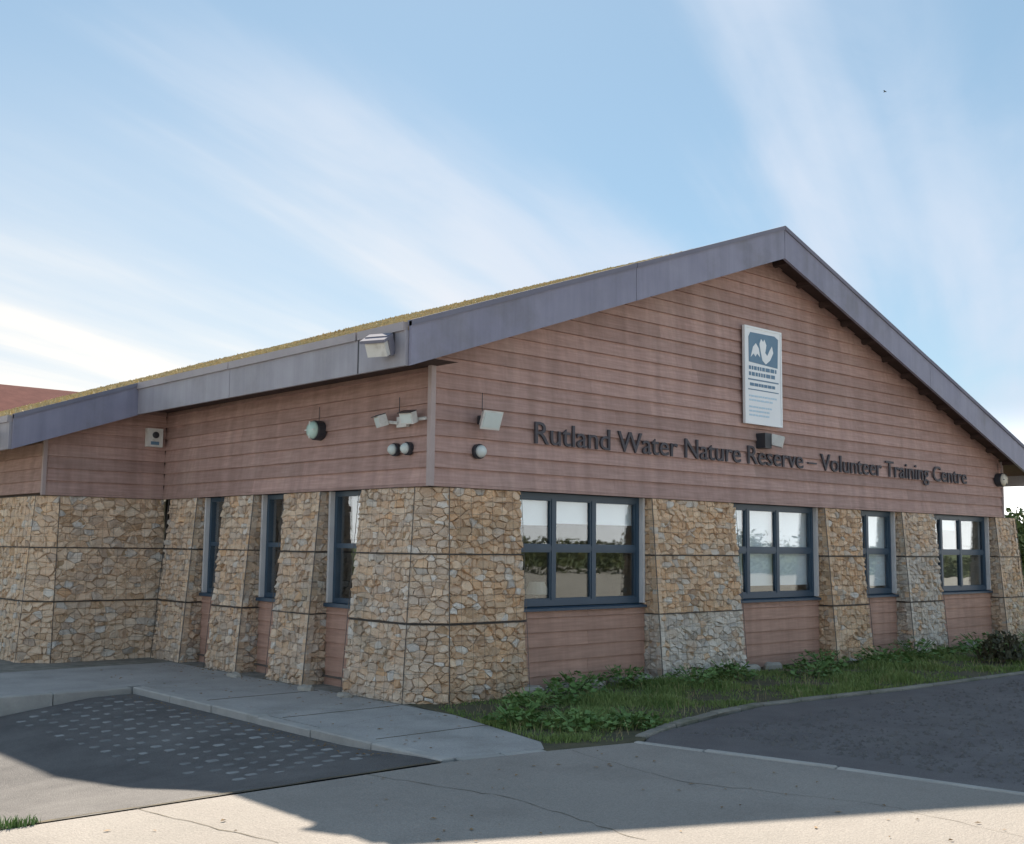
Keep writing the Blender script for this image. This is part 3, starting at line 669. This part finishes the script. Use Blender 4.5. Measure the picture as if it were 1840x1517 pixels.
def side_pier(y0, y1, label, mats_, seed):
    gabion(label, lambda o: [(.2, y1), (-o, y1), (-o, y0), (.2, y0)], [], {1, 2}, mats_, seed)
side_pier(2.20, 3.08, 'slim side-wall gabion pier below the round green-white lamp', ['stone_buff']*3, 6)
side_pier(3.86, 4.74, 'slim side-wall gabion pier between the second and third slit windows from the corner', ['stone_buff']*3, 7)
side_pier(5.5, 6.42, 'shaded gabion pier tucked in the inner angle beside the side wing', ['stone_buff']*3, 8)
def wc2(o): return .25-.42*o
gabion('gabion wall under the side wing, with chamfered corner, facing the footway', lambda o: [(WX-o, WY+3.2), (WX-o, WY+wc2(o)), (WX+wc2(o), WY-o), (.03, WY-o)], [(.03, WY+.3), (WX+.3, WY+.3), (WX+.3, WY+3.2)], {0, 1, 2}, ['stone_buff', 'stone_buff', 'stone_buff'], 9, cell=(.145, .09))
# pale footing stones lying along the wall
r = random.Random(31); k = 0
for (x, y, w, d, h) in ((1.42, -.14, .34, .22, .10), (1.9, -.1, .42, .2, .09), (2.45, -.16, .38, .22, .10), (2.95, -.1, .40, .2, .08), (3.35, -.15, .3, .2, .1), (5.6, -.15, .4, .22, .09), (6.2, -.12, .36, .2, .08), (12.2, -.12, .42, .22, .09), (-.42, 1.75, .16, .3, .05), (-.38, 1.0, .14, .24, .04), (-.42, 3.45, .16, .3, .045)):
    n = 9; a0 = r.random(); ring = lambda s, z: [(x+math.cos(a0+2*math.pi*i/n)*w/2*s*r.uniform(.88, 1.1), y+math.sin(a0+2*math.pi*i/n)*d/2*s*r.uniform(.88, 1.1), z+r.uniform(-.01, .01)) for i in range(n)]
    v = ring(1, GZ-.03)+ring(1.0, GZ+h*.6)+ring(.72, GZ+h)
    side = x < 0
    MBo = MB().add(v, [(q*n+i, q*n+(i+1) % n, (q+1)*n+(i+1) % n, (q+1)*n+i) for q in (0, 1) for i in range(n)]+[tuple(range(2*n, 3*n))])
    MBo.out('footing_stone', 'pale_stone', label='pale loose stone lying on the gravel margin below the side wall' if side else 'pale flat stone lying at the grassy foot of the gable wall', cat='stone', group='stones on the side margin' if side else 'stones along the gable foot')

# ------------------------------------------------------------------ lettering and sign
def glyph(txt):
    c = bpy.data.curves.new('t', 'FONT'); c.body = txt; c.size = .385; c.extrude = .012; c.offset = 0.0; c.resolution_u = 3
    o = bpy.data.objects.new('t', c); me = o.to_mesh(); v = [tuple(p.co) for p in me.vertices]; f = [tuple(p.vertices) for p in me.polygons]; o.to_mesh_clear()
    bpy.data.objects.remove(o); bpy.data.curves.remove(c); return v, f
TXT = 'Rutland Water Nature Reserve \u2013 Volunteer Training Centre'
lt = empty('wall_lettering', (7.0, 0, 2.83), 'dark individual letters spelling the reserve name across the brown gable boards', 'lettering')
mxx = lambda t: max(p[0] for p in glyph(t)[0])
w_l = mxx('l'); tot = mxx(TXT); X0, X1 = 1.52, 12.45; ks = (X1-X0)/tot
for i, ch in enumerate(TXT):
    if ch == ' ': continue
    adv = mxx(TXT[:i]+'l')-w_l; v, f = glyph(ch)
    mesh('letter', [(X0+(p[0]+adv)*ks, -.022-p[2], 2.845+p[1]) for p in v], [q[::-1] for q in f], 'letter', lt)
sg = empty('sign_board', (6.11, -.05, 3.43), 'tall white sign board with slate-blue emblem, fixed high on the gable', 'sign')
MB().box(5.665, 6.565, -.075, -.045, 3.43, 4.85).out('panel', 'sign_white', sg)
fr = MB(); fr.box(5.655, 5.685, -.085, -.04, 3.42, 4.86); fr.box(6.545, 6.575, -.085, -.04, 3.42, 4.86); fr.box(5.685, 6.545, -.085, -.04, 3.42, 3.45); fr.box(5.685, 6.545, -.085, -.04, 4.83, 4.86)
fr.out('frame', 'sign_white', sg)
for x in (5.85, 6.4): MB().box(x-.03, x+.03, -.045, .02, 3.5, 4.8).out('bracket', 'lamp_dark', sg)
def flat(name, polys, y, m, parent, t=.003):
    mb = MB()
    for p in polys:
        n = len(p); mb.add([(a, y, b) for a, b in p]+[(a, y+t, b) for a, b in p], [tuple(range(n)), tuple(range(2*n-1, n-1, -1))]+[(i, n+i, n+(i+1) % n, (i+1) % n) for i in range(n)])
    return mb.out(name, m, parent)
em = flat('emblem', [[(5.76, 4.33), (6.47, 4.30), (6.49, 4.74), (6.40, 4.78), (5.80, 4.77), (5.755, 4.70)]], -.079, 'sign_blue', sg)
flat('emblem_mark', [[(5.80, 4.40), (5.86, 4.56), (5.93, 4.62), (6.00, 4.55), (6.03, 4.42), (5.96, 4.47), (5.92, 4.42), (5.87, 4.46)],
                     [(6.02, 4.62), (6.06, 4.70), (6.11, 4.66), (6.14, 4.70), (6.19, 4.62), (6.16, 4.50), (6.21, 4.46), (6.27, 4.55), (6.33, 4.62), (6.36, 4.52), (6.28, 4.40), (6.17, 4.33), (6.09, 4.38), (6.05, 4.50)]], -.082, 'sign_white', em)
rl = random.Random(4); rows = []; rows2 = []
def dash(z, h, x0, x1, lst, g=.02):
    x = x0
    while x < x1-.02:
        w = min(rl.uniform(.03, .11), x1-x); lst.append([(x, z), (x+w, z), (x+w, z+h), (x, z+h)]); x += w+g
dash(4.22, .055, 5.76, 6.44, rows); dash(4.13, .055, 5.76, 6.40, rows)
rows.append([(5.74, 4.065), (6.49, 4.065), (6.49, 4.085), (5.74, 4.085)]); dash(3.98, .045, 5.78, 6.40, rows, .015); rows.append([(5.74, 3.92), (6.49, 3.92), (6.49, 3.935), (5.74, 3.935)])
for z in (3.82, 3.76, 3.66, 3.60, 3.54): dash(z, .025, 5.76, 6.2+rl.random()*.27, rows2, .015)
flat('printed_lines', rows, -.079, 'sign_blue', sg); flat('small_print', rows2, -.079, 'sign_pale', sg)

# ------------------------------------------------------------------ lamps and cameras
def bulkhead(c, axis, rad, lens, label, cat='lamp', name='bulkhead_lamp', grp=None):
    c = Vector(c); ax = Vector(axis); e = empty(name, c, label, cat, grp)
    MB().lathe(c+ax*.03, ax, [(rad*.9, -.06), (rad, -.05), (rad, .05), (rad*.93, .065)], 24).out('housing', 'lamp_dark', e)
    MB().lathe(c+ax*.03, ax, [(rad*.9, .06), (rad*.88, .085), (rad*.7, .115), (rad*.35, .13), (.002, .133)], 24).out('lens', lens, e, smooth=True)
    g = MB(); s = ax.cross(Vector((0, 0, 1))); g.obox(c+ax*.15, s*rad*.85, ax*.006, Vector((0, 0, rad*.05))); g.obox(c+ax*.15, s*rad*.05, ax*.007, Vector((0, 0, rad*.85)))
    g.out('guard_bar', 'lamp_white' if lens == 'green_lens' else 'lamp_dark', e); return e
bulkhead((-.02, 2.24, 3.03), (-1, 0, 0), .125, 'green_lens', 'round green-white bulkhead lamp on the side wall above the slit windows')
bulkhead((13.72, -.03, 2.98), (0, -1, 0), .13, 'lamp_cream', 'round cream bulkhead lamp at the far right end of the gable')
def flood(c, axis, w, h, label, m='lamp_white', tilt=.35, name='floodlight', standoff=.16):
    c = Vector(c); ax = Vector(axis); e = empty(name, c, label, 'floodlight'); up_ = Vector((0, 0, 1)); s = ax.cross(up_)
    d = (ax*math.cos(tilt)-up_*math.sin(tilt)); u_ = (up_*math.cos(tilt)+ax*math.sin(tilt)); p = c+ax*standoff
    b = MB(); b.obox(c+ax*.02, s*.05, ax*.02, up_*.05); b.rod(c+ax*.03, p-d*.03, .018, 8); b.out('bracket', 'lamp_dark', e)
    b = MB(); q = [p+s*(i*w/2)+u_*(j*h/2)+d*.04 for j in (-1, 1) for i in (-1, 1)]; q2 = [p+s*(i*w*.33)+u_*(j*h*.33)-d*.05 for j in (-1, 1) for i in (-1, 1)]
    b.add(q2+q, [(0, 2, 3, 1), (4, 5, 7, 6), (0, 1, 5, 4), (1, 3, 7, 5), (3, 2, 6, 7), (2, 0, 4, 6)]); b.out('housing', m, e)
    MB().obox(p+d*.045, s*w*.42, d*.004, u_*h*.40).out('lens', 'lamp_lens', e)
    return e, p, s, u_, d
flood((.70, -.02, 3.05), (0, -1, 0), .29, .22, 'square white floodlight on the gable boards near the building corner')
# twin-head security light on the side wall
e = empty('security_light', (-.02, .55, 3.0), 'white twin-headed security light on the side wall near the corner', 'floodlight')
b = MB(); b.box(-.05, 0, .40, .58, 2.95, 3.07); b.out('mount', 'lamp_white', e)
b = MB(); b.rod((-.04, .05, 3.02), (-.04, .45, 3.02), .02, 6); b.rod((-.05, .55, 3.0), (-.12, .70, 3.02), .02, 6); b.rod((-.05, .44, 3.0), (-.13, .28, 3.02), .02, 6); b.out('arm', 'lamp_white', e)
for yy, dy in ((.74, .35), (.22, -.30)):
    d = Vector((-1, dy, -.35)).normalized(); s = d.cross(Vector((0, 0, 1))).normalized(); u_ = s.cross(d); p = Vector((-.15, yy, 3.03))
    b = MB(); b.obox(p, s*.085, d*.05, u_*.065); h = b.out('lamp_head', 'lamp_white', e); MB().obox(p+d*.053, s*.07, d*.004, u_*.05).out('lens', 'lamp_lens', h)
    MB().obox(p+d*.015+u_*.072, s*.09, d*.065, u_*.005).out('visor', 'lamp_dark', h)
def dome(c, axis, rad, label, grp=None):
    c = Vector(c); ax = Vector(axis); e = empty('dome_camera', c, label, 'camera', grp)
    MB().lathe(c, ax, [(rad*1.15, 0), (rad*1.15, .05), (rad, .06)], 18).out('base', 'lamp_dark', e)
    MB().lathe(c+ax*.055, ax, [(rad*.98, 0), (rad*.9, rad*.4), (rad*.6, rad*.8), (rad*.25, rad*.97), (.002, rad)], 18).out('dome', 'lamp_lens', e, smooth=True)
dome((-.005, .62, 2.70), (-1, 0, 0), .066, 'small pale dome camera, one of a pair below the twin-headed security light', 'pair of dome cameras')
dome((-.005, .38, 2.70), (-1, 0, 0), .066, 'small pale dome camera, one of a pair below the twin-headed security light', 'pair of dome cameras')
dome((.67, -.005, 2.69), (0, -1, 0), .075, 'small pale dome camera on the gable below the square white floodlight')
# cable runs clipped to the boards
def cable(pts, parent):
    mb = MB()
    for a, b in zip(pts[:-1], pts[1:]): mb.rod(a, b, .005, 5)
    mb.out('cable', 'lamp_dark', parent)
for o_ in [o for o in bpy.data.objects if o.type == 'EMPTY' and o.name.split('.')[0] in ('bulkhead_lamp', 'floodlight', 'security_light')]:
    p = WLOC[o_.name]
    if abs(p.y) < .06 and p.x > .2: cable([(p.x+.02, -.022, p.z), (p.x+.02, -.022, p.z+.32)], o_)
    elif abs(p.x) < .06 and p.y > .2: cable([(-.022, p.y+.02, p.z), (-.022, p.y+.02, p.z+.30)], o_)
# floodlight below the sign
e = empty('sign_light', (6.24, -.02, 3.19), 'black and white spotlight on the gable just below the sign board', 'floodlight')
MB().box(6.02, 6.18, -.16, .0, 3.08, 3.30).out('housing', 'lamp_dark', e)
b = MB(); d = Vector((.5, -.8, -.25)).normalized(); s = d.cross(Vector((0, 0, 1))).normalized(); u_ = s.cross(d); b.obox((6.32, -.16, 3.20), s*.10, d*.09, u_*.08); b.out('lamp_head', 'lamp_white', e)
MB().rod((6.16, -.08, 3.18), (6.30, -.14, 3.2), .02, 6).out('arm', 'lamp_dark', e)
# floodlight on the eave fascia by the corner
e = empty('eave_floodlight', (EX-.05, -.05, 3.62), 'dark-hooded floodlight with white lens on the eave fascia by the corner', 'floodlight')
b = MB(); d = Vector((-.8, -.35, -.45)).normalized(); s = d.cross(Vector((0, 0, 1))).normalized(); u_ = s.cross(d); p = Vector((EX-.20, -.13, 3.70))
b.obox(p+u_*.085, s*.15, d*.10, u_*.016); b.obox(p-d*.06, s*.14, d*.05, u_*.11); b.out('hood', 'capping', e)
b = MB(); b.obox(p-u_*.02, s*.12, d*.06, u_*.075); b.out('lamp_head', 'lamp_white', e)
MB().obox(p+d*.055-u_*.025, s*.085, d*.004, u_*.045).out('lens', 'lamp_lens', e)
b = MB(); b.rod((EX-.04, -.12, 3.80), p, .022, 6); b.box(EX-.06, EX-.035, -.2, -.02, 3.72, 3.88); b.out('bracket', 'lamp_dark', e)
e = empty('junction_box', (-.21, WY-.01, 3.07), 'small white square box with dark lens on the side wing boards', 'box')
MB().box(-.335, -.09, WY-.09, WY-.002, 3.06, 3.34).out('case', 'lamp_white', e); MB().lathe((-.21, WY-.09, 3.24), (0, -1, 0), [(.05, 0), (.05, .02), (.03, .03)], 14).out('lens', 'lamp_dark', e)
MB().box(-.28, -.15, WY-.096, WY-.09, 3.09, 3.14).out('label_plate', 'sign_blue', e)
flood((WEX-.05, 6.75, 3.1), (-1, 0, 0), .36, .44, 'white floodlight fixed on the eave end of the side wing', tilt=.1, standoff=.2)

# ------------------------------------------------------------------ planting
def in_poly(x, y, P):
    c = False; j = len(P)-1
    for i in range(len(P)):
        if (P[i][1] > y) != (P[j][1] > y) and x < (P[j][0]-P[i][0])*(y-P[i][1])/(P[j][1]-P[i][1])+P[i][0]: c = not c
        j = i
    return c
VP_ = [(gx(a_), gy(b_)) for a_, b_ in [(-1.0, -2.93), (-.44, -3.25), (.15, -3.0), (2.3, -2.58), (4.6, -2.8), (8, -2.9), (20, -3.0), (20, -.25), (-.40, -.70), (-.62, -1.2)]]
gr = MB(); r = random.Random(77)
def blade(mb, x, y, z, h, w, r):
    a = r.uniform(0, 6.28); l = r.uniform(.1, .7)*h; b = r.uniform(0, 6.28); dx, dy = math.cos(a)*w, math.sin(a)*w; lx, ly = math.cos(b)*l, math.sin(b)*l
    mb.add([(x-dx, y-dy, z), (x+dx, y+dy, z), (x+lx*.45+dx*.6, y+ly*.45+dy*.6, z+h*.6), (x+lx*.45-dx*.6, y+ly*.45-dy*.6, z+h*.6), (x+lx, y+ly, z+h*r.uniform(.75, 1))], [(0, 1, 2, 3), (3, 2, 4)])
cnt = 0
while cnt < 44000:
    x = -1+21*r.random()**1.5; y = r.uniform(-3.1, -.15)
    if not in_poly(x, y, VP_): continue
    cl = math.sin(x*2.1+1)*math.sin(y*2.7+x)+.6*math.sin(x*5.3)*math.sin(y*6.1+2)
    if r.random() > .50+.5*cl: continue
    blade(gr, x, y, GZ-.01, (.035+.06*max(0, cl+.30))*r.uniform(.5, 1.3), .0055+.003*x/10, r); cnt += 1
gr.out('grass', 'grass', label='short rough green grass covering the verge below the gable', cat='grass', kind='stuff', org=(5, -1.5, 0))
sw = MB()
for i in range(2600):
    x = -1+19*r.random()**1.4; y = r.uniform(-3.0, -.2)
    if in_poly(x, y, VP_) and math.sin(x*3.3)*math.sin(y*4.1+x*.7) > -.2: blade(sw, x, y, GZ-.01, r.uniform(.05, .16), .003, r)
sw.out('dry_stalks', 'straw', verge, kind='stuff')
# broad-leaved weeds as separate clumps
def weed(x, y, rad, h, n, label, m='weed', group=None):
    mb = MB()
    for i in range(n):
        a = r.uniform(0, 6.28); q = rad*math.sqrt(r.random()); px, py = x+math.cos(a)*q, y+math.sin(a)*q; pz = -.08+r.uniform(.15, 1)*h*(1-.5*(q/rad)**2)
        s = r.uniform(.022, .05); b = r.uniform(0, 6.28); tl = r.uniform(-.6, .6); ux, uy = math.cos(b)*s, math.sin(b)*s
        mb.add([(px-ux, py-uy, pz), (px-uy*.6, py+ux*.6, pz+s*tl), (px+ux, py+uy, pz-s*.3), (px+uy*.6, py-ux*.6, pz-s*tl)], [(0, 1, 2, 3)])
    for i in range(14):
        a = r.uniform(0, 6.28); mb.rod((x, y, -.10), (x+math.cos(a)*rad*.7, y+math.sin(a)*rad*.7, h*.6), .005, 3)
    return mb.out('weed_clump', m, label=label, cat='plant', group=group, org=(x, y, 0))
for (x, y, ra, h) in ((-.55, -2.05, .30, .17), (-.25, -2.55, .36, .16), (.25, -2.75, .3, .13), (.15, -1.5, .34, .22), (.9, -1.2, .34, .26), (1.6, -.75, .36, .24), (2.4, -.7, .34, .26), (3.2, -1.1, .4, .22), (4.1, -.95, .36, .24), (5.2, -1.4, .4, .2), (6.3, -.9, .4, .26), (7.3, -1.2, .42, .28), (8.6, -1.0, .45, .34), (9.5, -1.6, .5, .3), (10.6, -1.1, .5, .34), (11.9, -1.5, .55, .34), (13.2, -1.1, .5, .36)):
    where = ('at the rounded end of the verge beside the footway' if x < .6 else 'below the three-light window' if x < 3.5 else 'in front of the pier with the pale grey bottom basket' if x < 5.4 else 'below the window with full blinds' if x < 7.8 else 'beside the narrowest gable window' if x < 11 else 'near the far end of the gable')
    weed(gx(x), gy(y), ra, h, 190, 'low clump of broad-leaved weeds '+where, group='weeds '+where)
# dark reddish shrub by the edging
sx, sy = 9.8, -1.8
sh = empty('shrub', (sx, sy, 0), 'small dark shrub standing in the verge near the far end of the gable', 'shrub')
mb = MB()
for i in range(420):
    d = Vector((r.gauss(0, 1), r.gauss(0, 1), abs(r.gauss(0, .9)))).normalized()*r.uniform(.15, 1)**.5
    px, py, pz = sx+d.x*.42, sy+d.y*.36, -.02+d.z*.42; s = r.uniform(.03, .06); b = Vector((r.gauss(0, 1), r.gauss(0, 1), r.gauss(0, 1))).normalized(); t = b.orthogonal().normalized(); c = b.cross(t)
    P0 = Vector((px, py, pz)); mb.add([P0-t*s, P0+c*s*.6, P0+t*s, P0-c*s*.6], [(0, 1, 2, 3)])
mb.out('foliage', 'leaf_red', sh); mb = MB()
for i in range(7):
    a = i*.9; mb.rod((sx, sy, -.10), (sx+math.cos(a)*.25, sy+math.sin(a)*.22, .35), .01, 5, .004)
mb.out('stems', 'bark', sh)
# grass tuft growing in the joint at the road edge
mb = MB(); tx, ty = gx(-5.30), gy(-3.03)
for i in range(170):
    a = r.uniform(0, 6.28); q = .10*r.random(); blade(mb, tx+math.cos(a)*q*1.5, ty+math.sin(a)*q*.5, GZ, r.uniform(.03, .085), .004, r)
mb.out('grass_tuft', 'weed', label='bright green grass tuft growing in the joint between concrete and tarmac', cat='grass', org=(tx, ty, 0))
# tree beyond the far end of the building
def tree(x, y, h, rad, n, label, m='leaf', name='tree', leaf=.09, group=None, seed=1):
    r = random.Random(seed); t = empty(name, (x, y, -.6), label, 'tree', group); mb = MB()
    mb.rod((x, y, -.62), (x+.1, y, h*.4), .16, 9, .10); limbs = []
    for i in range(9):
        a = i*2.4; e_ = (x+math.cos(a)*rad*.7, y+math.sin(a)*rad*.7, h*r.uniform(.5, .9)); mb.rod((x+.08, y, h*r.uniform(.2, .42)), e_, .06, 6, .015); limbs.append(e_)
    mb.out('trunk', 'bark', t); mb = MB(); cl = []
    for i in range(26):
        d = Vector((r.gauss(0, 1), r.gauss(0, 1), r.gauss(0, 1))).normalized()*r.random()**.4; cl.append((x+d.x*rad, y+d.y*rad, h*.58+d.z*h*.40, r.uniform(.25, .42)*rad))
    for i in range(n):
        c = cl[i % len(cl)]; d = Vector((r.gauss(0, 1), r.gauss(0, 1), r.gauss(0, .8))); d = d.normalized()*r.random()**.5*c[3]
        P0 = Vector((c[0]+d.x, c[1]+d.y, max(-.4, c[2]+d.z))); b = Vector((r.gauss(0, 1), r.gauss(0, 1), r.gauss(0, 1))).normalized(); tt = b.orthogonal().normalized(); cc = b.cross(tt); s = leaf*r.uniform(.6, 1.3)
        mb.add([P0-tt*s, P0+cc*s*.55, P0+tt*s, P0-cc*s*.55], [(0, 1, 2, 3)])
    mb.out('crown', m, t)
tree(21.0, 3.4, 2.4, 1.7, 5200, 'leafy green tree standing beyond the far end of the gable', seed=3)
# hedgerow that the gable windows mirror, beyond the added pale ground
hb = MB(); r = random.Random(9)
for i in range(36000):
    t = r.random(); x = -20+120*t; y = -64+46*t**1.3; hh = 2.5+.7*math.sin(t*23)+.5*math.sin(t*61+1)
    x += r.gauss(0, 1.2); y += r.gauss(0, 1.2); z = -.5+hh*r.random()**.8
    P0 = Vector((x, y, z)); b = Vector((r.gauss(0, 1), r.gauss(0, 1), r.gauss(0, 1))).normalized(); tt = b.orthogonal().normalized(); cc = b.cross(tt); s = r.uniform(.07, .20)
    hb.add([P0-tt*s, P0+cc*s*.6, P0+tt*s, P0-cc*s*.6], [(0, 1, 2, 3)])
hb.out('hedgerow', 'leaf_autumn', label='long rough green and yellow hedgerow mirrored in the gable windows', cat='hedge', kind='stuff')

# ------------------------------------------------------------------ building behind
bb = empty('rear_building', (-5, 33, -.6), 'cream building with dull red roof standing behind the side wing', 'building')
MB().box(-16, 13, 32, 40, -.62, 5.4).out('wall', 'cream_render', bb)
for ya, yb_, za, zb2 in ((31.4, 36, 5.45, 7.5), (36, 40.6, 7.5, 5.45)):
    mb = MB(); mb.hexa([(-16.5, ya, za), (13.5, ya, za), (13.5, yb_, zb2), (-16.5, yb_, zb2), (-16.5, ya, za+.16), (13.5, ya, za+.16), (13.5, yb_, zb2+.16), (-16.5, yb_, zb2+.16)]); mb.out('roof', 'red_tile', bb)
# far bird
bp_ = CAM+(fw*F_PX+r2*(1590-920)-u2*(165-758.5))*(150/F_PX)
mb = MB(); mb.hexa([bp_+Vector(v) for v in ((-.05, -.2, -.05), (.05, -.2, -.05), (.03, .2, -.03), (-.03, .2, -.03), (-.04, -.15, .05), (.04, -.15, .05), (.02, .2, .03), (-.02, .2, .03))])
for s in (-1, 1): mb.add([bp_+Vector(v) for v in ((0, -.1, .02), (s*.25, -.08, .12), (s*.48, .05, .06), (s*.25, .06, .12), (0, .08, .02))], [(0, 1, 3, 4), (1, 2, 3)])
mb.out('bird', 'bird', label='small dark bird flying high in the blue sky above the gable', cat='bird')
